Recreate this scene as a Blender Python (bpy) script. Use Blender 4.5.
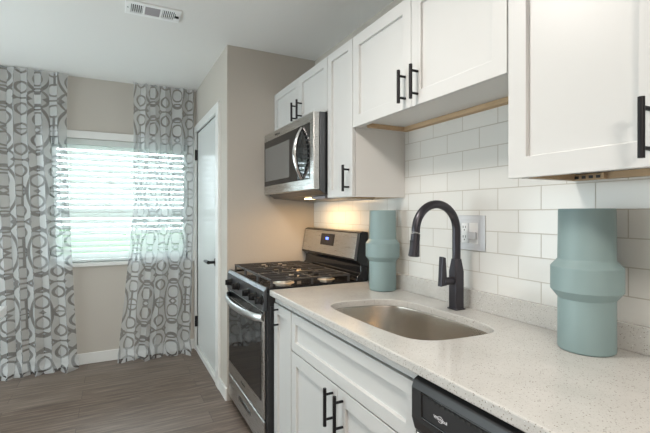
import bpy, bmesh, math, random
from math import sin, cos, pi, radians as R, atan2, hypot
from mathutils import Vector, Matrix, noise
for o in list(bpy.data.objects): bpy.data.objects.remove(o)
S = bpy.context.scene
C = S.collection

# ------------------------------------------------------------------ camera
cd = bpy.data.cameras.new('camera'); cam = bpy.data.objects.new('camera', cd); C.objects.link(cam)
cam.location = (-1.376, 0, 1.324)
cam.rotation_euler = (pi/2, 0, -0.4701)
cd.sensor_width = 36; cd.lens = 412.9/650*36
cd.shift_y = -(216.5-212.5)/650
cd.clip_start = .05
S.camera = cam

# ------------------------------------------------------------------ sky, lamps, exposure
S.view_settings.view_transform = 'Standard'; S.view_settings.look = 'None'
S.view_settings.gamma = 1; S.view_settings.use_curve_mapping = False
S.view_settings.exposure = 0.17
W = bpy.data.worlds.new('sky'); S.world = W; W.use_nodes = True
bg = W.node_tree.nodes['Background']
bg.inputs['Color'].default_value = (.80, .94, 1, 1); bg.inputs['Strength'].default_value = 12

def area(name, loc, rot, sx, sy, power, col=(1, 1, 1), shape='RECTANGLE', portal=False):
    l = bpy.data.lights.new(name, 'AREA'); l.shape = shape; l.size = sx
    if shape == 'RECTANGLE': l.size_y = sy
    l.energy = power; l.color = col
    if portal: l.cycles.is_portal = True
    o = bpy.data.objects.new(name, l); C.objects.link(o); o.location = loc; o.rotation_euler = rot
    return o
area('window_portal', (-1.30, 4.30, 1.43), (R(-90), 0, 0), 1.2, 1.15, 1, portal=True)
area('ceiling_lamp_light', (-1.20, 1.20, 2.37), (0, 0, 0), .34, .34, 15, (1, .93, .86), 'DISK')
area('ceiling_fill_light', (-1.30, -.95, 2.36), (0, 0, 0), .36, .36, 38, (1, .91, .82), 'DISK')  # added lamp behind the camera, brightens the wall beside the range
area('rear_fill_light', (-3.0, -2.0, 1.5), (R(92), 0, R(-30)), 2.6, 2.0, 12, (1, .95, .91))  # added soft fill from behind on the left, no fixture there
area('left_fill_light', (-3.70, 2.5, 1.25), (R(105), 0, R(-90)), 2.6, 2.0, 76, (.82, .96, 1))  # added cool fill along the left wall, which has no opening

# ------------------------------------------------------------------ material helpers
def lin(r, g, b): 
    f = lambda c: (c/255/12.92 if c/255 <= .04045 else ((c/255+.055)/1.055)**2.4)
    return (f(r), f(g), f(b), 1)
def mat(name, col, rough=.5, metal=0, **kw):
    m = bpy.data.materials.new(name); m.use_nodes = True
    b = m.node_tree.nodes['Principled BSDF']
    b.inputs['Base Color'].default_value = col if len(col) == 4 else (*col, 1)
    b.inputs['Roughness'].default_value = rough; b.inputs['Metallic'].default_value = metal
    for k, v in kw.items(): b.inputs[k].default_value = v
    return m
class N:
    """tiny node-graph writer"""
    def __init__(s, m): s.t = m.node_tree; s.b = s.t.nodes['Principled BSDF']
    def n(s, typ, ins=None, **attrs):
        x = s.t.nodes.new(typ)
        for k, v in attrs.items(): setattr(x, k, v)
        for k, v in (ins or {}).items():
            if hasattr(v, 'is_output'): s.t.links.new(v, x.inputs[k])
            else: x.inputs[k].default_value = v
        return x
    def l(s, a, b): s.t.links.new(a, b)
    def m(s, op, a, b=None, c=None):
        ins = {0: a}
        if b is not None: ins[1] = b
        if c is not None: ins[2] = c
        return s.n('ShaderNodeMath', ins, operation=op).outputs[0]
    def obj(s): return s.n('ShaderNodeTexCoord').outputs['Object']
    def mapping(s, v, sc=(1, 1, 1), loc=(0, 0, 0), rot=(0, 0, 0)):
        return s.n('ShaderNodeMapping', {0: v, 'Location': loc, 'Rotation': rot, 'Scale': sc}).outputs[0]
    def noise(s, v, sc, det=3, r=.5): return s.n('ShaderNodeTexNoise', {'Vector': v, 'Scale': sc, 'Detail': det, 'Roughness': r}).outputs['Fac']
    def ramp(s, f, stops):
        x = s.n('ShaderNodeValToRGB', {0: f}); e = x.color_ramp.elements
        while len(e) < len(stops): e.new(.5)
        for q, (p, c) in zip(e, stops): q.position = p; q.color = c
        return x.outputs[0]
    def mix(s, f, a, b, bt='MIX'):
        x = s.n('ShaderNodeMix', data_type='RGBA', blend_type=bt)
        for i, v in ((0, f), (6, a), (7, b)):
            if hasattr(v, 'is_output'): s.l(v, x.inputs[i])
            else: x.inputs[i].default_value = v
        return x.outputs[2]
    def bump(s, h, st=.2, d=.01, inv=False):
        x = s.n('ShaderNodeBump', {'Height': h, 'Strength': st, 'Distance': d}, invert=inv)
        s.l(x.outputs[0], s.b.inputs['Normal'])

def paint(name, col, rough=.8, tex=.15, sc=60):
    m = mat(name, col, rough); g = N(m); v = g.obj()
    g.bump(g.noise(v, sc, 3), tex, .004); return m
M = {}
M['wall'] = paint('greige wall paint', (.53, .49, .44, 1))
M['ceiling'] = paint('ceiling paint', (.80, .79, .77, 1), .9, .25, 45)
M['trim'] = mat('white trim paint', (.78, .78, .76, 1), .4)
M['doorpaint'] = mat('white door paint', (.74, .76, .75, 1), .25)
M['cab'] = mat('white cabinet lacquer', (.61, .61, .60, 1), .38)
g = N(M['cab']); g.bump(g.noise(g.mapping(g.obj(), (1, 40, 3)), 14, 2), .05, .001)
M['cabin'] = mat('cabinet underside panel', (.70, .69, .67, 1), .5)
M['shade'] = mat('cabinet carcass edge', (.60, .61, .60, 1), .5)
M['wood'] = mat('unfinished plywood', (.56, .40, .24, 1), .7)
g = N(M['wood']); v = g.mapping(g.obj(), (20, 2, 20))
g.l(g.mix(g.noise(v, 4), (.62, .45, .28, 1), (.42, .29, .17, 1)), g.b.inputs['Base Color'])
M['black'] = mat('matte black metal', (.018, .017, .019, 1), .42, .6)
M['faucet'] = mat('dark bronze faucet finish', (.065, .062, .072, 1), .30, .75)
M['blackplastic'] = mat('black plastic', (.02, .02, .022, 1), .35)
M['enamel'] = mat('black enamel', (.012, .012, .013, 1), .07)
M['iron'] = mat('cast iron', (.055, .052, .052, 1), .5)
M['glass'] = mat('dark oven glass', (.012, .012, .013, 1), .04)
M['glassmw'] = mat('microwave door screen glass', (.16, .155, .15, 1), .12)
M['chrome'] = mat('polished steel', (.75, .75, .76, 1), .15, 1)
M['grout'] = mat('pale ring', (.5, .5, .5, 1), .4)
def steel(name, col, rough, axis):
    m = mat(name, col, rough, 1); g = N(m)
    v = g.mapping(g.obj(), axis)
    n1 = g.noise(v, 10, 4)
    g.l(g.m('MULTIPLY_ADD', n1, .18, rough-.08), g.b.inputs['Roughness'])
    g.bump(n1, .015, .0005); return m
M['steel'] = steel('brushed stainless steel', (.58, .575, .56, 1), .28, (20, 1, 60))
M['steeldark'] = steel('dark stainless steel', (.13, .133, .142, 1), .3, (20, 1, 60))
M['satin'] = mat('satin steel handle', (.66, .67, .67, 1), .33, 1)
M['sinksteel'] = mat('satin sink steel', (.60, .56, .51, 1), .26, 1)
M['plate'] = mat('satin nickel wall plate', (.62, .62, .64, 1), .35, .35)
M['device'] = mat('light switch plastic', (.80, .80, .80, 1), .3)
M['slot'] = mat('dark slot', (.03, .03, .03, 1), .6)
M['burner'] = mat('burner aluminium', (.72, .66, .58, 1), .35, .7)
M['display'] = mat('oven display glass', (.008, .008, .012, 1), .08)
M['led'] = mat('blue oven digits', (.05, .08, .5, 1), .4); M['led'].node_tree.nodes['Principled BSDF'].inputs['Emission Color'].default_value = (.1, .18, 1, 1); M['led'].node_tree.nodes['Principled BSDF'].inputs['Emission Strength'].default_value = 3
M['logo'] = mat('printed light grey lettering', (.75, .75, .78, 1), .4)
M['vent'] = mat('white vent enamel', (.88, .88, .88, 1), .4)
M['mesh'] = mat('grey vent mesh', (.36, .33, .35, 1), .6)
M['slat'] = mat('white blind slat', (.86, .86, .85, 1), .45)
_t = M['slat'].node_tree; _x = _t.nodes.new('ShaderNodeMixShader'); _q = _t.nodes.new('ShaderNodeBsdfTranslucent'); _q.inputs[0].default_value = (.8, .85, .84, 1); _x.inputs[0].default_value = .4
_t.links.new(_t.nodes['Principled BSDF'].outputs[0], _x.inputs[1]); _t.links.new(_q.outputs[0], _x.inputs[2]); _t.links.new(_x.outputs[0], _t.nodes['Material Output'].inputs[0])
def glazing(name):
    m = bpy.data.materials.new(name); m.use_nodes = True; t = m.node_tree; t.nodes.clear()
    o = t.nodes.new('ShaderNodeOutputMaterial'); a = t.nodes.new('ShaderNodeBsdfTransparent'); b = t.nodes.new('ShaderNodeBsdfGlossy')
    b.inputs['Roughness'].default_value = .02; x = t.nodes.new('ShaderNodeMixShader'); f = t.nodes.new('ShaderNodeFresnel'); f.inputs[0].default_value = 1.45
    t.links.new(f.outputs[0], x.inputs[0]); t.links.new(a.outputs[0], x.inputs[1]); t.links.new(b.outputs[0], x.inputs[2]); t.links.new(x.outputs[0], o.inputs[0]); return m
M['pane'] = glazing('clear window glass')
M['lamp'] = mat('frosted lamp glass', (.9, .9, .88, 1), .4); _b = M['lamp'].node_tree.nodes['Principled BSDF']; _b.inputs['Emission Color'].default_value = (1, .94, .84, 1); _b.inputs['Emission Strength'].default_value = 3
M['warm'] = mat('warm cooktop lamp lens', (.9, .8, .6, 1), .4); _b = M['warm'].node_tree.nodes['Principled BSDF']; _b.inputs['Emission Color'].default_value = (1, .7, .35, 1); _b.inputs['Emission Strength'].default_value = 12
M['lawn'] = mat('lawn grass', (.10, .22, .05, 1), .9)
g = N(M['lawn']); g.l(g.mix(g.noise(g.obj(), 3, 5), (.16, .21, .12, 1), (.30, .33, .24, 1)), g.b.inputs['Base Color'])
M['leaf'] = mat('hedge leaves', (.08, .17, .06, 1), .8)
M['table'] = mat('white table lacquer', (.8, .8, .8, 1), .3)
M['vase'] = mat('matte sea green ceramic', (.235, .325, .33, 1), .48)
g = N(M['vase']); g.bump(g.noise(g.mapping(g.obj(), (1, 1, 6)), 30, 3), .06, .001)

# quartz
m = M['quartz'] = mat('speckled quartz', (.7, .68, .65, 1), .16); g = N(m); v = g.obj()
base = g.ramp(g.noise(v, 8, 5), [(.3, (.55, .54, .515, 1)), (.7, (.61, .60, .575, 1))])
v1 = g.n('ShaderNodeTexVoronoi', {'Vector': v, 'Scale': 190.0, 'Randomness': 1.0})
sel = g.m('GREATER_THAN', g.n('ShaderNodeSeparateColor', {0: v1.outputs['Color']}).outputs[0], .80)
dot = g.m('MULTIPLY', sel, g.m('LESS_THAN', v1.outputs['Distance'], .30))
v2 = g.n('ShaderNodeTexVoronoi', {'Vector': v, 'Scale': 260.0})
sel2 = g.m('GREATER_THAN', g.n('ShaderNodeSeparateColor', {0: v2.outputs['Color']}).outputs[1], .62)
dot2 = g.m('MULTIPLY', sel2, g.m('LESS_THAN', v2.outputs['Distance'], .36))
c1 = g.mix(g.m('MULTIPLY', dot, .75), base, (.20, .165, .13, 1))
c2 = g.mix(g.m('MULTIPLY', dot2, .42), c1, (.34, .32, .30, 1))
v3 = g.n('ShaderNodeTexVoronoi', {'Vector': g.mapping(v, loc=(.3, .2, .7)), 'Scale': 120.0})
sel3 = g.m('MULTIPLY', g.m('GREATER_THAN', g.n('ShaderNodeSeparateColor', {0: v3.outputs['Color']}).outputs[2], .85), g.m('LESS_THAN', v3.outputs['Distance'], .2))
g.l(g.mix(sel3, c2, (.80, .80, .80, 1)), g.b.inputs['Base Color'])

# wall tile (rows .0876, tiles .190, running bond)
m = M['tile'] = mat('glazed white tile', (.74, .735, .71, 1), .14); g = N(m)
sx = g.n('ShaderNodeSeparateXYZ', {0: g.obj()})
cv = g.n('ShaderNodeCombineXYZ', {0: g.m('ADD', sx.outputs[1], .190*20-1.169), 1: g.m('ADD', sx.outputs[2], .0876*21-1.334)})
bt = g.n('ShaderNodeTexBrick', {'Vector': cv.outputs[0], 'Color1': (.72, .715, .69, 1), 'Color2': (.75, .745, .72, 1), 'Mortar': (.50, .47, .42, 1),
    'Scale': 1.0, 'Mortar Size': .0018, 'Mortar Smooth': .15, 'Brick Width': .190, 'Row Height': .0876}, offset=.5, offset_frequency=2)
g.l(bt.outputs['Color'], g.b.inputs['Base Color'])
g.l(g.m('MULTIPLY_ADD', bt.outputs['Fac'], .6, .14), g.b.inputs['Roughness'])
g.bump(bt.outputs['Fac'], .5, .002, True)

# floor planks running along x
m = M['floor'] = mat('grey brown plank', (.2, .17, .15, 1), .42); g = N(m); v = g.obj()
bt = g.n('ShaderNodeTexBrick', {'Vector': g.mapping(v, loc=(.37, .05, 0)), 'Color1': (0, 0, 0, 1), 'Color2': (1, 1, 1, 1), 'Mortar': (.0, .0, .0, 1),
    'Scale': 1.0, 'Mortar Size': .0012, 'Mortar Smooth': .3, 'Bias': 0.0, 'Brick Width': 1.22, 'Row Height': .15}, offset=.37, offset_frequency=2)
tone = g.n('ShaderNodeSeparateColor', {0: bt.outputs['Color']}).outputs[0]
sh = g.n('ShaderNodeVectorMath', {0: v, 1: g.n('ShaderNodeCombineXYZ', {0: g.m('MULTIPLY', tone, 7.0), 1: g.m('MULTIPLY', tone, 3.0)}).outputs[0]}, operation='ADD').outputs[0]
gr = g.noise(g.mapping(sh, (1.0, 16, 1)), 3.0, 6, .6)
gr2 = g.noise(g.mapping(sh, (2.0, 70, 1)), 3.0, 4, .6)
col = g.ramp(g.m('ADD', g.m('MULTIPLY', gr, .65), g.m('MULTIPLY', gr2, .35)), [(.32, (.046, .031, .024, 1)), (.50, (.155, .113, .088, 1)), (.68, (.36, .29, .245, 1))])
col = g.mix(g.m('MULTIPLY', tone, .30), col, (.31, .255, .215, 1))
col = g.mix(bt.outputs['Fac'], col, (.05, .04, .035, 1))
g.l(col, g.b.inputs['Base Color']); g.bump(g.m('SUBTRACT', gr2, bt.outputs['Fac']), .15, .002)
g.l(g.m('MULTIPLY_ADD', gr, .25, .30), g.b.inputs['Roughness'])

# patterned semi-sheer curtain cloth
def curtain_mat():
    m = bpy.data.materials.new('semi sheer trellis cloth'); m.use_nodes = True; t = m.node_tree
    g = N(m); t.nodes.remove(g.b); out = t.nodes['Material Output']
    uv = g.n('ShaderNodeSeparateXYZ', {0: g.n('ShaderNodeTexCoord').outputs['UV']})
    A, B = .15, .25
    X0 = g.m('PINGPONG', uv.outputs[0], A); Y0 = g.m('PINGPONG', uv.outputs[1], B)
    L = []
    sub, mul, ab, mx_, mn = (lambda a, b: g.m('SUBTRACT', a, b)), (lambda a, b: g.m('MULTIPLY', a, b)), (lambda a: g.m('ABSOLUTE', a)), (lambda a, b: g.m('MAXIMUM', a, b)), (lambda a, b: g.m('MINIMUM', a, b))
    def hyp(cx, cy, rx, ry):
        dx = mul(sub(X0, cx), 1/rx); dy = mul(sub(Y0, cy), 1/ry); return g.m('SQRT', g.m('ADD', mul(dx, dx), mul(dy, dy)))
    def ring(cx, cy, rx, ry): L.append(mul(ab(sub(hyp(cx, cy, rx, ry), 1.0)), min(rx, ry)))
    def dia(cx, cy, q): L.append(mul(ab(sub(g.m('ADD', ab(sub(X0, cx)), ab(sub(Y0, cy))), q)), .7))
    ring(0, 0, .046, .048); ring(0, .163, .044, .048); ring(A, 0, .098, .200); ring(A, B, .084, .085); ring(A, .085, .052, .055)
    dia(.062, B, .022); dia(A, 0, .026)
    L.append(mx_(g.m('ADD', mn(X0, Y0), .002), sub(hyp(0, 0, 1, 1), .046)))
    L.append(mx_(X0, mx_(sub(.045, Y0), sub(Y0, .12))))
    L.append(mx_(sub(B, Y0), sub(X0, .045)))
    d = L[0]
    for q in L[1:]: d = mn(d, q)
    mask = mn(mul(mx_(sub(d, .0056), 0.0), 500.0), 1.0)      # 0 on the printed line, 1 on the ground
    col = g.mix(mask, (.14, .15, .165, 1), (.80, .82, .83, 1))
    df = g.n('ShaderNodeBsdfDiffuse', {'Color': col}); tr = g.n('ShaderNodeBsdfTranslucent', {'Color': col})
    x1 = g.n('ShaderNodeMixShader', {0: .28, 1: df.outputs[0], 2: tr.outputs[0]})
    tp = g.n('ShaderNodeBsdfTransparent')
    fac = g.m('MULTIPLY_ADD', mask, .08, .44)
    x2 = g.n('ShaderNodeMixShader', {0: fac, 1: x1.outputs[0], 2: tp.outputs[0]})
    g.l(x2.outputs[0], out.inputs['Surface']); return m
M['curtain'] = curtain_mat()

# ------------------------------------------------------------------ mesh helpers
def link(name, bm, m, parent=None, bevel=0, smooth=False, seg=2):
    bmesh.ops.recalc_face_normals(bm, faces=bm.faces)
    me = bpy.data.meshes.new(name); bm.to_mesh(me); bm.free()
    o = bpy.data.objects.new(name, me); C.objects.link(o)
    if m: me.materials.append(m)
    if smooth:
        for p in me.polygons: p.use_smooth = True
        me.set_sharp_from_angle(angle=R(35))
    if bevel:
        b = o.modifiers.new('bevel', 'BEVEL'); b.width = bevel; b.segments = seg; b.limit_method = 'ANGLE'; b.angle_limit = R(40)
        b.harden_normals = False
    if parent:
        o.parent = parent; o.matrix_parent_inverse = Matrix.Translation(-Vector(parent_world(parent)))
    return o
def parent_world(p):
    v = Vector(p.location)
    while p.parent: p = p.parent; v = Vector(p.location) if False else v
    return v
def thing(name, label, cat, loc=(0, 0, 0), group=None):
    o = bpy.data.objects.new(name, None); C.objects.link(o); o.empty_display_size = .05
    o.location = loc; o['label'] = label; o['category'] = cat
    if group: o['group'] = group
    return o
def struct(o): o['kind'] = 'structure'; return o
def tag(o, label, cat, group=None):
    o['label'] = label; o['category'] = cat
    if group: o['group'] = group
    return o
def nb(): return bmesh.new()
def box(bm, x0, x1, y0, y1, z0, z1):
    r = bmesh.ops.create_cube(bm, size=1)
    for v in r['verts']: v.co = Vector(((x0+x1)/2+v.co.x*(x1-x0), (y0+y1)/2+v.co.y*(y1-y0), (z0+z1)/2+v.co.z*(z1-z0)))
    return r['verts']
def bx(name, d, m, parent=None, bevel=0): 
    bm = nb()
    for q in (d if isinstance(d[0], (tuple, list)) else [d]): box(bm, *q)
    return link(name, bm, m, parent, bevel)
def cyl(bm, p0, p1, r0, r1=None, n=24, caps=True):
    r1 = r0 if r1 is None else r1
    p0, p1 = Vector(p0), Vector(p1); d = (p1-p0); 
    q = d.to_track_quat('Z', 'Y').to_matrix()
    rings = []
    for p, r in ((p0, r0), (p1, r1)):
        rings.append([bm.verts.new(p+q@Vector((cos(2*pi*i/n)*r, sin(2*pi*i/n)*r, 0))) for i in range(n)])
    for i in range(n): bm.faces.new((rings[0][i], rings[0][(i+1) % n], rings[1][(i+1) % n], rings[1][i]))
    if caps: bm.faces.new(rings[0][::-1]); bm.faces.new(rings[1])
def lathe(bm, prof, cx, cy, n=64):
    rings = [[bm.verts.new((cx+cos(2*pi*i/n)*r, cy+sin(2*pi*i/n)*r, z)) for i in range(n)] for r, z in prof]
    for a, b in zip(rings, rings[1:]):
        for i in range(n): bm.faces.new((a[i], a[(i+1) % n], b[(i+1) % n], b[i]))
    bm.faces.new(rings[0][::-1]); bm.faces.new(rings[-1])
def tube(bm, pts, rad, n=16, sq=None):
    pts = [Vector(p) for p in pts]; rings = []
    up = None
    for i, p in enumerate(pts):
        d = (pts[min(i+1, len(pts)-1)]-pts[max(i-1, 0)]).normalized()
        if up is None: up = d.orthogonal().normalized()
        up = (up-d*up.dot(d)).normalized(); s = d.cross(up)
        r = rad[i] if isinstance(rad, (list, tuple)) else rad
        rings.append([bm.verts.new(p+(up*cos(2*pi*k/n)+s*sin(2*pi*k/n))*r) for k in range(n)])
    for a, b in zip(rings, rings[1:]):
        for k in range(n): bm.faces.new((a[k], a[(k+1) % n], b[(k+1) % n], b[k]))
    bm.faces.new(rings[0][::-1]); bm.faces.new(rings[-1])
def prism(bm, poly, y0, y1, ax='y'):
    """poly of (x,z) swept in y (ax='y') or of (x,y) swept in z"""
    f = (lambda a, b, t: (a, t, b)) if ax == 'y' else (lambda a, b, t: (a, b, t))
    A = [bm.verts.new(f(a, b, y0)) for a, b in poly]; B = [bm.verts.new(f(a, b, y1)) for a, b in poly]
    n = len(poly); bm.faces.new(A); bm.faces.new(B[::-1])
    for i in range(n): bm.faces.new((A[i], B[i], B[(i+1) % n], A[(i+1) % n]))
def shaker(name, y0, y1, z0, z1, xf, th, st, parent, m=None, sz=None):
    bm = nb(); box(bm, xf, xf+th, y0, y1, z0, z1); bmesh.ops.recalc_face_normals(bm, faces=bm.faces)
    f = [f for f in bm.faces if f.normal.x < -.9]
    bmesh.ops.inset_region(bm, faces=f, thickness=st, depth=0)
    f = [f for f in bm.faces if f.normal.x < -.9 and abs(f.calc_center_median().y-(y0+y1)/2) < .002 and abs(f.calc_center_median().z-(z0+z1)/2) < .002]
    bmesh.ops.inset_region(bm, faces=f, thickness=.0015, depth=-.012)
    return link(name, bm, m or M['cab'], parent, .0015)
def bar_handle(y, z0, z1, xf, parent, label=None):
    """vertical bar pull on a door whose face is at xf (facing -x)"""
    bm = nb(); h = z1-z0; xb = xf-.035
    cyl(bm, (xb, y, z0), (xb, y, z1), .0070, n=16)
    for z in (z0+h*.17, z1-h*.17): cyl(bm, (xb, y, z), (xf+.001, y, z), .005, n=12)
    return link('handle', bm, M['black'], parent, 0, True)
def text(name, s, size, loc, rot, m, parent, depth=.0004):
    cu = bpy.data.curves.new(name, 'FONT'); cu.body = s; cu.size = size; cu.align_x = 'CENTER'; cu.align_y = 'CENTER'; cu.extrude = depth
    o = bpy.data.objects.new('tmp', cu); C.objects.link(o); bpy.context.view_layer.update()
    me = bpy.data.meshes.new_from_object(o); bpy.data.objects.remove(o)
    me.transform(Matrix.Translation(loc) @ rot.to_matrix().to_4x4())
    ob = bpy.data.objects.new(name, me); C.objects.link(ob); me.materials.clear(); me.materials.append(m)
    if parent: ob.parent = parent; ob.matrix_parent_inverse = Matrix.Translation(-Vector(parent.location))
    return ob
from mathutils import Euler
# text rotation for a face looking toward -x, reading from +y to -y (left to right as seen from the room)
ROT = Matrix(((0, 0, -1), (-1, 0, 0), (0, 1, 0))).to_euler()

# ------------------------------------------------------------------ room shell
ZC, YW, XP, YP = 2.503, 4.173, -.674, 2.898
XL, YF = -3.8, -2.4
struct(bx('floor', (XL-.1, .1, YF-.1, YW+.15, -.1, 0), M['floor']))
struct(bx('ceiling', (XL-.1, .1, YF-.1, YW+.15, ZC, ZC+.1), M['ceiling']))
wr = struct(bx('wall_right', (.008, .12, YF, YP, 0, ZC), M['wall']))
bx('tile_backsplash', (0, .009, -.9, YP-.001, .9, 1.80), M['tile'], wr)
struct(bx('wall_left', (XL-.12, XL, YF, YW, 0, ZC), M['wall']))
struct(bx('wall_front', (XL-.1, .1, YF-.12, YF, 0, ZC), M['wall']))
# window wall with opening
wx0, wx1, wz0, wz1 = -1.87, -.735, .885, 1.97
struct(bx('wall_back', [(XL-.1, wx0, YW, YW+.15, 0, ZC), (wx1, .12, YW, YW+.15, 0, ZC), (wx0, wx1, YW, YW+.15, 0, wz0), (wx0, wx1, YW, YW+.15, wz1, ZC)], M['wall']))
# closet block with the door (face at x = XP) and the short wall beside the range (face at y = YP)
dy0, dy1, dz = 3.205, 4.105, 2.09
struct(bx('wall_closet', [(XP, XP+.1, YP+.1, dy0, 0, ZC), (XP, XP+.1, dy1, YW, 0, ZC), (XP, XP+.1, dy0, dy1, dz, ZC)], M['wall']))
struct(bx('wall_partition', (XP, .12, YP, YP+.1, 0, ZC), M['wall']))
def baseboard(name, pts):
    bm = nb()
    for q in pts: box(bm, *q)
    return struct(link(name, bm, M['trim'], None, .004))
baseboard('baseboard_back', [(XL, XP, YW-.016, YW, 0, .095)])
baseboard('baseboard_closet', [(XP-.014, XP, YP, dy0-.095, 0, .092)])
baseboard('baseboard_left', [(XL, XL+.015, YF, YW, 0, .095)])
# door 1
d1 = struct(thing('door_1', '', '', (XP, 3.65, 0))); del d1['label']; del d1['category']
bx('door_slab', (XP+.006, XP+.045, dy0+.004, dy1-.004, .052, dz-.004), M['doorpaint'], d1, .002)
bx('door_frame', [(XP-.018, XP+.05, dy0-.095, dy0, 0, dz+.068), (XP-.018, XP+.05, dy1, dy1+.062, 0, dz+.068), (XP-.018, XP+.05, dy0, dy1, dz, dz+.068)], M['trim'], d1, .004)
bx('threshold', [(XP-.012, XP+.05, dy0, dy1, 0, .048)], M['trim'], d1, .004)
for z in (.28, 1.875): 
    bm = nb(); cyl(bm, (XP-.012, dy1-.004, z-.05), (XP-.012, dy1-.004, z+.05), .008, n=12); box(bm, XP-.012, XP+.006, dy1-.012, dy1+.004, z-.05, z+.05)
    link('hinge', bm, M['black'], d1)
bm = nb(); hy = dy0+.065; hz = .935
cyl(bm, (XP+.006, hy, hz), (XP-.008, hy, hz), .031, n=28); cyl(bm, (XP-.008, hy, hz), (XP-.055, hy, hz), .011, n=16)
tube(bm, [(XP-.055, hy-.006, hz), (XP-.058, hy+.03, hz), (XP-.060, hy+.075, hz+.002), (XP-.060, hy+.125, hz)], [.014, .014, .013, .011], 12)
link('handle', bm, M['black'], d1, 0, True)
# window 1
w1 = struct(thing('window_1', '', '', (-1.3, YW, wz0))); del w1['label']; del w1['category']
bx('casing', [(wx0-.065, wx1+.060, YW-.018, YW, wz1, wz1+.065), (wx0-.065, wx0, YW-.018, YW, wz0, wz1), (wx1, wx1+.060, YW-.018, YW, wz0, wz1)], M['trim'], w1, .003)
bx('sill', [(wx0-.08, wx1+.06, YW-.035, YW+.08, wz0-.032, wz0)], M['trim'], w1, .004)
bx('window_frame', [(wx0, wx0+.04, YW+.075, YW+.13, wz0, wz1), (wx1-.04, wx1, YW+.075, YW+.13, wz0, wz1), (wx0, wx1, YW+.075, YW+.13, wz0, wz0+.04), (wx0, wx1, YW+.075, YW+.13, wz1-.04, wz1),
    (wx0, wx1, YW+.085, YW+.125, 1.31, 1.345)], M['trim'], w1, .003)
bx('window_glass', [(wx0+.03, wx1-.03, YW+.100, YW+.104, wz0+.03, wz1-.03)], M['pane'], w1)

# ------------------------------------------------------------------ outside
struct(bx('ground', (-14, 12, YW+.3, 30, -.45, -.35), M['lawn']))
random.seed(3)
bm = nb()
for i in range(900):
    x = random.uniform(-9, 6); y = 15+random.uniform(-.5, .5); z = random.uniform(-.35, .75)
    v = [bm.verts.new((x+random.uniform(-.18, .18), y+random.uniform(-.18, .18), z+random.uniform(-.18, .18))) for _ in range(3)]
    bm.faces.new(v)
box(bm, -9, 6, 14.8, 15.3, -.35, .6)
hg = link('hedge', bm, M['leaf']); tag(hg, 'low green hedge across the lawn, seen faintly through the window blind', 'hedge')

# ------------------------------------------------------------------ window blind
bl = thing('window_blind', 'white horizontal slat blind hanging inside the bright window', 'window blind', (-1.30, YW+.035, wz0+.001))
bx('headrail', (wx0+.008, wx1-.008, YW+.008, YW+.062, wz1-.052, wz1-.002), M['slat'], bl, .003)
bm = nb(); tl = R(52); n = 20; zt_, zb_ = 1.897, .945
for i in range(n):
    z = zt_+(zb_-zt_)*i/(n-1); yc = YW+.035; w = .0255
    a = Vector((0, cos(tl)*w, sin(tl)*w)); th = Vector((0, -sin(tl), cos(tl)))*.0014; cr = Vector((0, -sin(tl), cos(tl)))*.003
    P = []
    for x in (wx0+.012, wx1-.012):
        for sgn in (-1, 0, 1):
            c = Vector((x, yc, z))+a*sgn+(cr if sgn == 0 else Vector())
            P.append((bm.verts.new(c-th), bm.verts.new(c+th)))
    for k in (0, 1):
        A, B, D, E_ = P[k], P[k+1], P[k+4], P[k+3]
        bm.faces.new((A[1], B[1], D[1], E_[1])); bm.faces.new((A[0], E_[0], D[0], B[0]))
    bm.faces.new((P[0][0], P[0][1], P[3][1], P[3][0])); bm.faces.new((P[2][0], P[5][0], P[5][1], P[2][1]))
link('slats', bm, M['slat'], bl)
bx('bottom_rail', (wx0+.012, wx1-.012, YW+.012, YW+.058, wz0+.004, wz0+.026), M['slat'], bl, .003)
bm = nb()
for x in (-1.72, -1.42, -1.18, -.88):
    for yy in (YW+.012, YW+.058): box(bm, x-.0015, x+.0015, yy-.001, yy+.001, wz0+.02, wz1-.04)
link('ladder_cord', bm, M['slat'], bl)

# ------------------------------------------------------------------ curtains
def curtain(name, label, Lf, Rf, folds, seed, zt, amp, Wf):
    nu, nv = 46*folds//2, 120
    bm = nb(); uvl = bm.loops.layers.uv.new('uv'); G = []; UV = []
    for j in range(nv+1):
        t = j/nv; z = zt*(1-t)+.012*t; row = []; uvr = []
        L, R_ = Lf(z), Rf(z)
        for i in range(nu+1):
            u = i/nu
            nz = noise.noise(Vector((u*3.1, z*.7, seed)))
            ph = 2*pi*folds*(u+.06*nz+.035*sin(u*8+seed))
            a = amp*(.55+.45*min(1, (zt-z)/.5))*(1+.35*noise.noise(Vector((u*5, z*.8, seed+9))))
            x = L+(R_-L)*(u+.012*sin(2*ph))
            y = 4.075+a*sin(ph)+.010*noise.noise(Vector((u*12, z*2.5, seed+4)))
            if z > zt-.07: y += .006*sin(2*ph+1)
            zz = z
            if z < .20:                                # cloth breaks and crumples on the floor
                k = (1-z/.20)
                y -= k*k*(.075+.050*noise.noise(Vector((u*7, z*6, seed+2))))
                x += k*(.035*noise.noise(Vector((u*10, z*9, seed+5))))
                y += k*.030*sin(z*85+5*noise.noise(Vector((u*6, 0, seed))))*(.5+.5*noise.noise(Vector((u*8, 3, seed))))
                zz = max(.004, z*(1-.10*k)+k*.034*noise.noise(Vector((u*9, z*11, seed+7))))
            y = min(y, YW-.030)
            row.append(bm.verts.new((x, y, zz))); uvr.append((u*Wf+seed*.13, z*1.0))
        G.append(row); UV.append(uvr)
    for j in range(nv):
        for i in range(nu):
            f = bm.faces.new((G[j][i], G[j+1][i], G[j+1][i+1], G[j][i+1]))
            for lp, (a, b) in zip(f.loops, ((j, i), (j+1, i), (j+1, i+1), (j, i+1))): lp[uvl].uv = UV[a][b]
    o = link(name, bm, M['curtain'])
    for p in o.data.polygons: p.use_smooth = True
    return tag(o, label, 'curtain')
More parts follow.
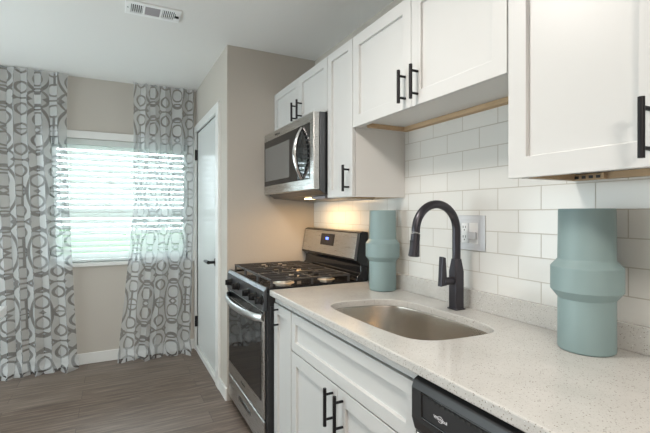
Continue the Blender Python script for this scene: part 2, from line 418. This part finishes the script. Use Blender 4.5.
curtain('curtain', 'left curtain panel, wide semi sheer white cloth with grey trellis pattern', lambda z: -2.62, lambda z: -1.735+.07*max(0, 1-z/1.4), 8, 1.0, 2.490, .027, 1.20)
curtain('curtain', 'right curtain panel, semi sheer white cloth with grey trellis pattern beside the closed door', lambda z: -1.225-.13*max(0, 1-z/1.35), lambda z: -.705-.035*max(0, 1-z/1.4), 5, 4.0, 2.490, .027, .75)

# ------------------------------------------------------------------ ceiling vent
vt = thing('ceiling_vent', 'white rectangular air vent in the ceiling with louvred ends', 'vent', (-1.17, 2.60, ZC-.012))
vx0, vx1, vy0, vy1 = -1.326, -1.028, 2.525, 2.688
bm = nb(); zz = ZC-.010
for q in ((vx0, vx1, vy0, vy0+.028), (vx0, vx1, vy1-.028, vy1), (vx0, vx0+.03, vy0+.028, vy1-.028), (vx1-.035, vx1, vy0+.028, vy1-.028), (vx0+.093, vx0+.105, vy0+.028, vy1-.028), (vx0+.185, vx0+.197, vy0+.028, vy1-.028)):
    box(bm, *q, zz, ZC)
link('vent_frame', bm, M['vent'], vt, .002)
bx('vent_core', (vx0+.02, vx1-.02, vy0+.02, vy1-.02, ZC-.0012, ZC-.0002), M['slot'], vt)
for a in (vx0+.034, vx0+.200):
    bx('louvre', [(a+i*.0105, a+i*.0105+.004, vy0+.028, vy1-.028, ZC-.009, ZC-.002) for i in range(6)], M['vent'], vt)
bx('vent_mesh', (vx0+.105, vx0+.185, vy0+.028, vy1-.028, ZC-.007, ZC-.002), M['mesh'], vt)
bm = nb(); box(bm, vx1-.030, vx1-.010, 2.595, 2.600, ZC-.022, ZC-.008); box(bm, vx1-.033, vx1-.030, 2.57, 2.625, ZC-.013, ZC-.009)
link('vent_lever', bm, M['slot'], vt)
bm = nb(); cyl(bm, (vx0+.014, 2.60, ZC-.011), (vx0+.014, 2.60, ZC-.009), .004, n=10); link('screw', bm, M['slot'], vt)

# ceiling lamp over the aisle (above the picture); second one added as fill
for lx, ly, lb in ((-1.20, 1.20, 'round frosted flush ceiling light over the kitchen aisle'), (-1.30, -.95, 'added unseen ceiling light behind the camera that evens out the kitchen lighting')):
    cl = thing('ceiling_light', lb, 'ceiling light', (lx, ly, ZC-.1), 'flush ceiling lights')
    bm = nb(); lathe(bm, [(.16, ZC-.004), (.17, ZC-.03), (.165, ZC-.04)], lx, ly, 40); link('lamp_base', bm, M['chrome'], cl, 0, True)
    bm = nb(); lathe(bm, [(.155, ZC-.04), (.150, ZC-.06), (.12, ZC-.085), (.06, ZC-.098), (.01, ZC-.10)], lx, ly, 40); link('lamp_shade', bm, M['lamp'], cl, 0, True)

# ------------------------------------------------------------------ wall cabinets
XF, TH = -.325, .020
def wall_cab(name, label, y0, y1, z0, z1, doors, handles, under=True, gap=.0015):
    c = thing(name, label, 'cabinet', (-.16, (y0+y1)/2, z0))
    bm = nb(); xf = XF+TH
    t = .016
    for q in ((xf, -.0006, y0+.0005, y0+t, z0, z1), (xf, -.0006, y1-t, y1-.0005, z0, z1), (xf, -.0006, y0+t, y1-t, z1-t, z1), (xf, -.0006, y0+t, y1-t, z0+.022, z0+.022+t), (-.018, -.0006, y0+t, y1-t, z0+.04, z1-t), (xf, xf+.018, y0+t, y1-t, z0, z0+.045)):
        box(bm, *q)
    link('body', bm, M['cabin'], c)
    if under:
        bx('mounting_rail', [(-.034, -.0006, y0+t, y1-t, z0+.001, z0+.021), (xf+.055, -.034, y1-t-.018, y1-t, z0+.001, z0+.021)], M['wood'], c)
    hs = list(handles)
    for (a, b, za, zb, st) in doors:
        d = shaker('door', a+gap, b-gap, za, zb, XF, TH-.002, st, c)
        for h in hs:
            if a < h[0] < b: bar_handle(h[0], h[1], h[2], XF, d)
    return c
ZT = 2.192
mwc = wall_cab('wall_cabinet', 'short white two door wall cabinet directly above the microwave', 2.040, 2.896, 1.887, ZT, [(2.040, 2.437, 1.890, ZT, .068), (2.437, 2.896, 1.890, ZT, .068)], [(2.394, 1.914, 2.034), (2.480, 1.914, 2.034)], False)
wall_cab('wall_cabinet', 'tall narrow white wall cabinet right of the microwave', 1.768, 2.038, 1.403, ZT, [(1.768, 2.038, 1.405, ZT, .062)], [(1.803, 1.430, 1.563)])
wall_cab('wall_cabinet', 'white two door wall cabinet high above the sink and faucet', .859, 1.766, 1.748, ZT, [(.859, 1.312, 1.745, ZT, .078), (1.312, 1.766, 1.745, ZT, .078)], [(1.271, 1.764, 1.897), (1.348, 1.764, 1.897)])
rc = wall_cab('wall_cabinet', 'large low-hanging white wall cabinet at right edge above the big vase', .02, .857, 1.428, ZT, [(.448, .857, 1.425, ZT, .085), (.02, .448, 1.425, ZT, .085)], [(.487, 1.442, 1.575), (.409, 1.442, 1.575)])
br = bx('cabinet_clip', [(-.052, -.034, .735, .835, 1.427, 1.444)], M['wood'], rc, .002)
bx('clip_screw', [(-.054, -.052, .745+.022*i, .757+.022*i, 1.431, 1.440) for i in range(4)], M['slot'], br)

# ------------------------------------------------------------------ base cabinets
XB = -.625
def base_cab(name, label, y0, y1):
    c = thing(name, label, 'cabinet', (-.30, (y0+y1)/2, 0)); xf = XB+TH; t = .018
    bx('body', [(xf, -.01, y0+.0005, y0+t, .10, .882), (xf, -.01, y1-t, y1-.0005, .10, .882), (xf, -.01, y0+t, y1-t, .10, .118), (-.02, -.01, y0+t, y1-t, .118, .882), (xf-.012, xf+.02, y0+.0005, y1-.0005, .850, .882)], M['cab'], c)
    bx('toe_kick', (xf+.055, -.01, y0+.001, y1-.001, 0, .10), M['shade'], c)
    return c
c = base_cab('base_cabinet', 'narrow white base cabinet between the range and the sink cabinet', 1.838, 2.078)
d = shaker('door', 1.842, 2.076, .115, .845, XB, TH-.002, .070, c); bar_handle(2.012, .725, .842, XB, d)
c = base_cab('base_cabinet', 'white sink base cabinet with false drawer front and two doors', .913, 1.836)
shaker('drawer_front', .916, 1.833, .668, .845, XB, TH-.002, .064, c)
d = shaker('door', 1.376, 1.833, .115, .662, XB, TH-.002, .080, c); bar_handle(1.412, .505, .650, XB, d)
d = shaker('door', .916, 1.373, .115, .662, XB, TH-.002, .080, c); bar_handle(1.333, .505, .650, XB, d)

# ------------------------------------------------------------------ dishwasher
dw = thing('dishwasher', 'dishwasher with black control panel under the counter at the bottom edge', 'dishwasher', (-.33, .61, 0))
y0, y1 = .312, .910
bx('body', (-.60, -.02, y0+.01, y1-.004, .09, .868), M['blackplastic'], dw)
bx('door_panel', (-.636, -.600, y0+.005, y1-.006, .12, .722), M['steel'], dw, .006)
bx('toe_kick', (-.55, -.02, y0+.01, y1-.01, 0, .09), M['blackplastic'], dw)
bm = nb(); xo = -.648
prism(bm, [(-.60, .874), (-.624, .874), (-.640, .866), (xo, .846), (xo, .762), (-.638, .728), (-.60, .722)], y0+.004, y1-.002)
pan = link('control_panel', bm, M['blackplastic'], dw, .004)
# pocket: frame strips and a sunk plate with print
bm = nb(); pz0, pz1, py0, py1 = .776, .846, y0+.05, y1-.045
for q in ((py0, py1, pz1-.004, pz1), (py0, py1, pz0, pz0+.004), (py0, py0+.004, pz0, pz1), (py1-.004, py1, pz0, pz1)): box(bm, xo-.003, xo+.001, *q)
link('pocket_rim', bm, M['enamel'], pan, .001)
bx('button', [(xo-.0018, xo+.0005, py1-.045-.017*i-.008, py1-.045-.017*i, .834, .8395) for i in range(13)], M['slot'], pan)
text('lettering', 'Whirlpool', .0115, Vector((xo-.0008, .793, .803)), ROT, M['logo'], pan)
bm = nb(); tube(bm, [(xo-.0008, .793+.010*cos(a), .803+.0075*sin(a)) for a in [i*2*pi/24*.8+.4 for i in range(25)]], .0006, 6); link('lettering_swirl', bm, M['logo'], pan)

# cabinet past the dishwasher, below the picture
c = base_cab('base_cabinet', 'white base cabinet past the dishwasher under the counter end', -.30, .308)
shaker('drawer_front', -.297, .305, .668, .845, XB, TH-.002, .058, c); shaker('door', -.297, .305, .115, .662, XB, TH-.002, .072, c)

# ------------------------------------------------------------------ countertop with sink cut-out
def rrect(x0, x1, y0, y1, r, n=10, bow=0):
    pts = []
    for cx, cy, a0 in ((x1-r, y1-r, 0), (x0+r, y1-r, 90), (x0+r, y0+r, 180), (x1-r, y0+r, 270)):
        for i in range(n+1):
            a = R(a0+90*i/n); pts.append((cx+r*cos(a), cy+r*sin(a)))
    out = []
    for x, y in pts:
        if x > (x0+x1)/2 and bow: x += bow*(1-((y-(y0+y1)/2)/((y1-y0)/2))**2)
        out.append((x, y))
    return out
SX0, SX1, SY0, SY1 = -.545, -.232, 1.000, 1.662
RIM = [(-.520, 1.622), (-.459, 1.656), (-.357, 1.648), (-.264, 1.625), (-.200, 1.572), (-.172, 1.483), (-.164, 1.379), (-.158, 1.250), (-.161, 1.111), (-.180, 1.045), (-.211, 1.010), (-.257, 1.000), (-.346, 1.004), (-.439, 1.016), (-.492, 1.043), (-.524, 1.090), (-.537, 1.171), (-.543, 1.289), (-.547, 1.451), (-.542, 1.560)]
def spline(P, k=4):
    o = []; n = len(P)
    for i in range(n):
        p0, p1, p2, p3 = [Vector(P[(i+d) % n]) for d in (-1, 0, 1, 2)]
        for q in range(k):
            t = q/k; o.append(tuple(.5*((2*p1)+(p2-p0)*t+(2*p0-5*p1+4*p2-p3)*t*t+(3*p1-p0-3*p2+p3)*t**3)))
    return o
hole = spline(RIM)
ct = thing('countertop', 'speckled off white quartz countertop with low matching upstand', 'countertop', (-.32, .9, .884))
bm = nb(); zt, zb = .914, .884; cx0, cx1, cy0, cy1 = -.648, -.0006, -.30, 2.082
outer = []
n = len(hole)
# outer loop point for each hole point, projected on the slab rectangle
mx, my = -.36, 1.32
def out_pt(x, y):
    dx, dy = x-mx, y-my; t = []
    if dx > 1e-9: t.append((cx1-mx)/dx)
    if dx < -1e-9: t.append((cx0-mx)/dx)
    if dy > 1e-9: t.append((cy1-my)/dy)
    if dy < -1e-9: t.append((cy0-my)/dy)
    k = min(t); return (mx+dx*k, my+dy*k)
for lvl, zz in ((0, zt), (1, zb)):
    iv = [bm.verts.new((x, y, zz)) for x, y in hole]
    es = [bm.edges.new((iv[i], iv[(i+1) % n])) for i in range(n)]
    ov = [bm.verts.new((x, y, zz)) for x, y in ((cx0, cy0), (cx1, cy0), (cx1, cy1), (cx0, cy1))]
    es += [bm.edges.new((ov[i], ov[(i+1) % 4])) for i in range(4)]
    bmesh.ops.triangle_fill(bm, use_beauty=True, use_dissolve=False, edges=es)
    if lvl == 0: ti, to = iv, ov
    else:
        for i in range(n): bm.faces.new((ti[i], ti[(i+1) % n], iv[(i+1) % n], iv[i]))
        for i in range(4): bm.faces.new((to[i], to[(i+1) % 4], ov[(i+1) % 4], ov[i]))
link('slab', bm, M['quartz'], ct, .004)
bx('upstand', (-.0205, -.0006, -.30, 2.082, .9142, .994), M['quartz'], ct, .002)

# sink
sk = thing('sink', 'undermounted stainless steel sink basin set in the countertop', 'sink', (-.38, 1.33, .70))
bm = nb(); rings = []
for g_, z, r in ((.028, .8835, .10), (.006, .8830, .090), (.004, .875, .088), (.0, .74, .085), (-.010, .715, .08), (-.030, .702, .075), (-.10, .698, .05)):
    pts = [(x+(x-mx)/hypot(x-mx, y-my)*g_, y+(y-my)/hypot(x-mx, y-my)*g_) for x, y in hole]
    rings.append([bm.verts.new((x, y, z)) for x, y in pts])
for a, b in zip(rings, rings[1:]):
    for i in range(n): bm.faces.new((a[i], a[(i+1) % n], b[(i+1) % n], b[i]))
bm.faces.new(rings[-1])
basin = link('basin', bm, M['sinksteel'], sk, 0, True)
sm = basin.modifiers.new('thick', 'SOLIDIFY'); sm.thickness = .0012; sm.offset = -1
bm = nb(); lathe(bm, [(.045, .699), (.045, .703), (.036, .703), (.03, .700), (.005, .6995)], -.37, 1.33, 32); link('drain', bm, M['chrome'], sk, 0, True)

# ------------------------------------------------------------------ faucet
fc = thing('faucet', 'dark gooseneck pull-down kitchen faucet standing behind the sink', 'faucet', (-.085, 1.312, .914))
fx, fy = -.083, 1.312
bx('base_plate', (fx-.027, fx+.027, fy-.027, fy+.027, .9142, .920), M['faucet'], fc, .003)
bm = nb()
def sqring(z, h, c):   # octagon-ish square of half width h with corner cut c
    return [bm.verts.new((fx+x, fy+y, z)) for x, y in ((h, h-c), (h-c, h), (-h+c, h), (-h, h-c), (-h, -h+c), (-h+c, -h), (h-c, -h), (h, -h+c))]
rs = [sqring(.919, .0232, .004), sqring(1.075, .0232, .004), sqring(1.122, .020, .010), sqring(1.128, .019, .010)]
for a, b in zip(rs, rs[1:]):
    for i in range(8): bm.faces.new((a[i], a[(i+1) % 8], b[(i+1) % 8], b[i]))
bm.faces.new(rs[0]); bm.faces.new(rs[-1]); link('body', bm, M['faucet'], fc, .0015)
bm = nb(); Rr = .109; zc = 1.249
pts = [(fx, fy, 1.12), (fx, fy, 1.16), (fx, fy, 1.20)]+[(fx-Rr+Rr*cos(a), fy, zc+Rr*sin(a)) for a in [pi*i/28*1.02 for i in range(29)]]
tube(bm, pts, .0172, 24); link('spout', bm, M['faucet'], fc, 0, True)
ex, ez = pts[-1][0], pts[-1][2]
bm = nb(); cyl(bm, (ex, fy, ez+.001), (ex-.001, fy, ez-.002), .0176, n=24); link('spout_ring', bm, M['grout'], fc)
bm = nb(); tube(bm, [(ex-.001, fy, ez-.004), (ex-.004, fy, ez-.035), (ex-.007, fy, ez-.065), (ex-.010, fy, ez-.092), (ex-.0102, fy, ez-.095)], [.0185, .019, .0205, .023, .019], 24)
sh_ = link('spray_head', bm, M['faucet'], fc, 0, True)
bx('spray_button', (ex-.0265, ex-.018, fy-.006, fy+.006, ez-.058, ez-.028), M['blackplastic'], sh_, .002)
lv = nb(); cyl(lv, (fx-.02, fy, 1.036), (fx-.075, fy, 1.036), .0165, n=20)
poly = [(fx-.094, 1.016), (fx-.060, 1.020), (fx-.068, 1.136), (fx-.086, 1.141)]
prism(lv, poly, fy-.0115, fy+.0115); link('lever_handle', lv, M['faucet'], fc, .003)

# ------------------------------------------------------------------ vases
def vase(label, cx, cy, k=1.0):
    z0 = .9144
    prof = [(.070, z0), (.0735, z0+.003), (.0740, z0+.008), (.0735, z0+.150), (.0735, z0+.153), (.0925, z0+.178), (.0925, z0+.248), (.0740, z0+.270), (.0722, z0+.415), (.0715, z0+.421), (.0680, z0+.421), (.0675, z0+.410), (.0675, z0+.10), (.066, z0+.02), (.01, z0+.018)]
    bm = nb(); lathe(bm, [(r*k, z) for r, z in prof], cx, cy, 72)
    o = link('vase', bm, M['vase'], None, .0015, True)
    o.data.set_sharp_from_angle(angle=R(14))
    o['label'] = label; o['category'] = 'vase'; o['group'] = 'sea green ceramic vases on the countertop'
    return o
vase('sea green banded vase standing at the right end of the counter', -.115, .750, 1.03)
vase('sea green banded vase beside the range, left of the faucet', -.106, 1.822, .97)

# ------------------------------------------------------------------ outlet / switch plate
ot = thing('outlet_plate', 'double-width grey wall plate with outlet and rocker dimmer on the tile', 'outlet', (0, 1.31, 1.24))
bx('plate', (-.006, 0, 1.229, 1.383, 1.160, 1.312), M['plate'], ot, .003)
bx('device_frame', (-.0075, -.005, 1.256, 1.365, 1.180, 1.292), M['plate'], ot, .001)
r_ = bx('receptacle', (-.011, -.0065, 1.318, 1.357, 1.192, 1.278), M['device'], ot, .0015)
for zc_ in (1.218, 1.260):
    for dy in (-.007, .007): bx('socket_slot', (-.0115, -.0105, 1.3375+dy-.0015, 1.3375+dy+.0015, zc_-.004, zc_+.006), M['slot'], r_)
    bm = nb(); cyl(bm, (-.0105, 1.3375, zc_-.012), (-.0115, 1.3375, zc_-.012), .003, n=10); link('ground_hole', bm, M['slot'], r_)
bx('socket_shadow_gap', (-.0080, -.0072, 1.3575, 1.3605, 1.192, 1.278), M['slot'], ot)
sw_ = bx('switch', (-.0095, -.0065, 1.264, 1.312, 1.190, 1.280), M['device'], ot, .002)
bx('rocker', (-.024, -.0090, 1.266, 1.310, 1.208, 1.240), M['plate'], sw_, .004)

# ------------------------------------------------------------------ microwave
mw = thing('microwave', 'over the range stainless microwave with curved handle, under the short cabinet', 'microwave', (-.20, 2.47, 1.44))
y0, y1, z0, z1 = 2.052, 2.890, 1.450, 1.885
bm = nb(); prism(bm, [(-.366, z1), (-.010, z1), (-.010, 1.40), (-.33, 1.425), (-.366, z0)], y0, y1)
link('body', bm, M['steeldark'], mw, .002)
dr = bx('door', (-.404, -.368, y0, y1, z0+.002, z1-.002), M['steel'], mw, .004)
bx('glass_panel', (-.4065, -.403, y0+.048, y1-.008, 1.512, 1.830), M['glass'], dr, .001)
bx('door_window', (-.4080, -.4060, 2.400, y1-.030, 1.545, 1.780), M['glassmw'], dr, .0008)
bm = nb(); zs = [1.520+i*(1.815-1.520)/20 for i in range(21)]
tube(bm, [(-.408-.046*sin(pi*i/20)**.8, 2.200, zs[i]) for i in range(21)], [.009+.005*sin(pi*i/20) for i in range(21)], 14)
link('handle', bm, M['chrome'], dr, 0, True)
bx('button', [(-.4080, -.4062, 2.105+.024*j, 2.119+.024*j, 1.575+.026*i, 1.583+.026*i) for i in range(8) for j in range(3)], M['slot'], dr)
text('lettering', 'Whirlpool', .022, Vector((-.4045, 2.62, 1.852)), ROT, M['slot'], dr)
bx('vent_grille', [(-.34, -.05, 2.10+.010*i, 2.104+.010*i, 1.416, 1.420) for i in range(0)] or [(-.30, -.20, 2.12, 2.30, 1.405, 1.42)], M['mesh'], mw)
bx('cooktop_lamp', (-.24, -.16, 2.42, 2.54, 1.4125, 1.425), M['warm'], mw)
area('microwave_lamp_light', (-.18, 2.46, 1.404), (0, 0, 0), .14, .40, 2.3, (1, .62, .28))

# ------------------------------------------------------------------ range
rg = thing('gas_range', 'stainless gas range with black grates standing between wall and counter', 'stove', (-.33, 2.49, 0))
y0, y1 = 2.090, 2.890
bx('body', [(-.656, -.025, y0, y1, .05, .893)], M['blackplastic'], rg)
bx('kick_plate', [(-.60, -.06, y0+.02, y1-.02, 0, .05)], M['blackplastic'], rg)
# cooktop with lip
bx('cooktop', [(-.655, -.03, y0-.002, y1+.002, .893, .915), (-.655, -.635, y0-.002, y1+.002, .915, .924), (-.655, -.03, y0-.002, y0+.012, .915, .921), (-.655, -.03, y1-.012, y1+.002, .915, .921)], M['enamel'], rg, .003)
# control manifold, slightly sloped
bm = nb(); prism(bm, [(-.6555, .9245), (-.662, .922), (-.674, .905), (-.680, .800), (-.6565, .797)], y0+.004, y1+.002)
mf = link('control_panel', bm, M['steeldark'], rg, .003)
ky = [2.77, 2.59, 2.36, 2.23, 2.12]
for y in ky:
    bm = nb(); dx, dz_ = -.995, -.08
    def at(t, z=.855): return (-.676-t*1.0, y, z)
    cyl(bm, at(-.004), at(.008), .026, .025, 24); cyl(bm, at(.008), at(.034), .0205, .0185, 24); box(bm, -.676-.042, -.676-.030, y-.0045, y+.0045, .838, .872)
    link('knob', bm, M['enamel'], mf, .002)
# oven door
bm = nb(); box(bm, -.668, -.657, y0+.026, y1-.004, .212, .790)
od = link('oven_door', bm, M['steel'], rg, .004)
bx('oven_window', (-.6705, -.667, y0+.068, y1-.030, .300, .735), M['glass'], od, .001)
bm = nb(); N_ = 24
pts = []
for i in range(N_+1):
    t = i/N_; y = y0+.045+(y1-y0-.07)*t; pts.append((-.672-.052*min(1, (sin(pi*t))**.5)-.012*sin(pi*t), y, .755))
rr = []
for p in pts:   # flattened oval bar
    rr.append([bm.verts.new((p[0]+.008*cos(a), p[1], p[2]+.021*sin(a))) for a in [2*pi*k/14 for k in range(14)]])
for a, b in zip(rr, rr[1:]):
    for k in range(14): bm.faces.new((a[k], a[(k+1) % 14], b[(k+1) % 14], b[k]))
bm.faces.new(rr[0]); bm.faces.new(rr[-1])
link('handle', bm, M['satin'], od, 0, True)
bx('vent_strip', (-.6695, -.667, y0+.028, y1-.006, .742, .788), M['enamel'], od)
text('lettering', 'Whirlpool', .020, Vector((-.6688, 2.52, .256)), ROT, M['slot'], od)
# drawer
bm = nb(); box(bm, -.668, -.657, y0+.026, y1-.004, .052, .200)
drw = link('drawer', bm, M['steeldark'] if False else M['steel'], rg, .004)
bm = nb(); prism(bm, [(-.6705, .128), (-.6705, .152), (-.667, .152), (-.667, .128)], 2.36, 2.62)
link('drawer_pull', bm, M['enamel'], drw, .001)
# backguard
bm = nb(); prism(bm, [(-.022, .915), (-.022, 1.207), (-.058, 1.212), (-.078, 1.203), (-.106, 1.035), (-.090, 1.024), (-.074, 1.010), (-.078, .962), (-.100, .945), (-.104, .915)], y0, y1)
bgd = link('backguard', bm, M['enamel'], rg, .004)
def bgp(name, ya, yb, ta, tb, m, off, th=.003, parent=None, bev=.001):
    A = Vector((-.078, 0, 1.203)); B = Vector((-.106, 0, 1.035)); d = B-A; nrm = Vector((-.98, 0, .19))
    bm = nb(); vs = []
    for t in (ta, tb):
        for y in (ya, yb):
            for o_ in (off, off+th): q = A+d*t+nrm*o_; vs.append(bm.verts.new((q.x, y, q.z)))
    bmesh.ops.convex_hull(bm, input=vs)
    return link(name, bm, m, parent or bgd, bev)
bgp('steel_panel', y0+.030, y1-.014, .03, .93, M['steel'], 0, .003)
bgp('end_cap', y0, y0+.024, .02, .97, M['steeldark'], 0, .004)
dp = bgp('display', 2.395, 2.590, .14, .60, M['display'], .003, .002)
bgp('clock_digits', 2.475, 2.515, .28, .38, M['led'], .005, .0006, dp, 0)
# burners
for bx_, by_, r in ((-.50, 2.26, .048), (-.50, 2.72, .042), (-.22, 2.26, .040), (-.22, 2.72, .036), (-.36, 2.49, .044)):
    bm = nb(); lathe(bm, [(r*1.35, .9152), (r*1.3, .918), (r, .920), (r*.95, .930)], bx_, by_, 32); b_ = link('burner', bm, M['burner'], rg, 0, True)
    bm = nb(); lathe(bm, [(r*.8, .930), (r*.82, .936), (r*.75, .939)], bx_, by_, 32); link('burner_cap', bm, M['enamel'], b_, 0, True)
# grates: three side by side
gx0, gx1 = -.630, -.135
gy = [y0+.018, y0+.018+.252, y0+.018+.512, y1-.018]
for i in range(3):
    a, b = gy[i]+.003, gy[i+1]-.003; bm = nb(); w = .0045; zt_, zb_ = .962, .951
    for q in ((gx0, gx1, a, a+2*w), (gx0, gx1, b-2*w, b), (gx0, gx0+2*w, a, b), (gx1-2*w, gx1, a, b), ((gx0+gx1)/2-w, (gx0+gx1)/2+w, a, b)): box(bm, *q, zb_, zt_)
    for k in range(1, 3):
        yy = a+(b-a)*k/3; box(bm, gx0, gx0+.17, yy-w*.8, yy+w*.8, zb_, zt_+.002); box(bm, gx1-.17, gx1, yy-w*.8, yy+w*.8, zb_, zt_+.002)
        box(bm, (gx0+gx1)/2-.045, (gx0+gx1)/2+.045, yy-w*.8, yy+w*.8, zb_, zt_+.002)
    for cx in (gx0+.12, gx1-.12):
        box(bm, cx-w*.8, cx+w*.8, a, a+.085, zb_, zt_); box(bm, cx-w*.8, cx+w*.8, b-.085, b, zb_, zt_)
    for fx_ in (gx0+.002, (gx0+gx1)/2-w, gx1-.014):
        for fy_ in (a, b-.011): box(bm, fx_, fx_+.011, fy_, fy_+.011, .9152, zb_)
    link('grate', bm, M['iron'], rg, .002)

# ------------------------------------------------------------------ table at the left edge
tb = thing('dining_table', 'white table whose corner just enters the left edge in front of the curtain', 'table', (-2.45, 3.0, 0))
tx0, tx1, ty0, ty1 = -2.95, -1.968, 2.45, 3.14
bx('tabletop', (tx0, tx1, ty0, ty1, .70, .755), M['table'], tb, .006)
for x in (tx0+.09, tx1-.15):
    for y in (ty0+.04, ty1-.10): bx('leg', (x, x+.05, y, y+.05, 0, .70), M['table'], tb, .004)
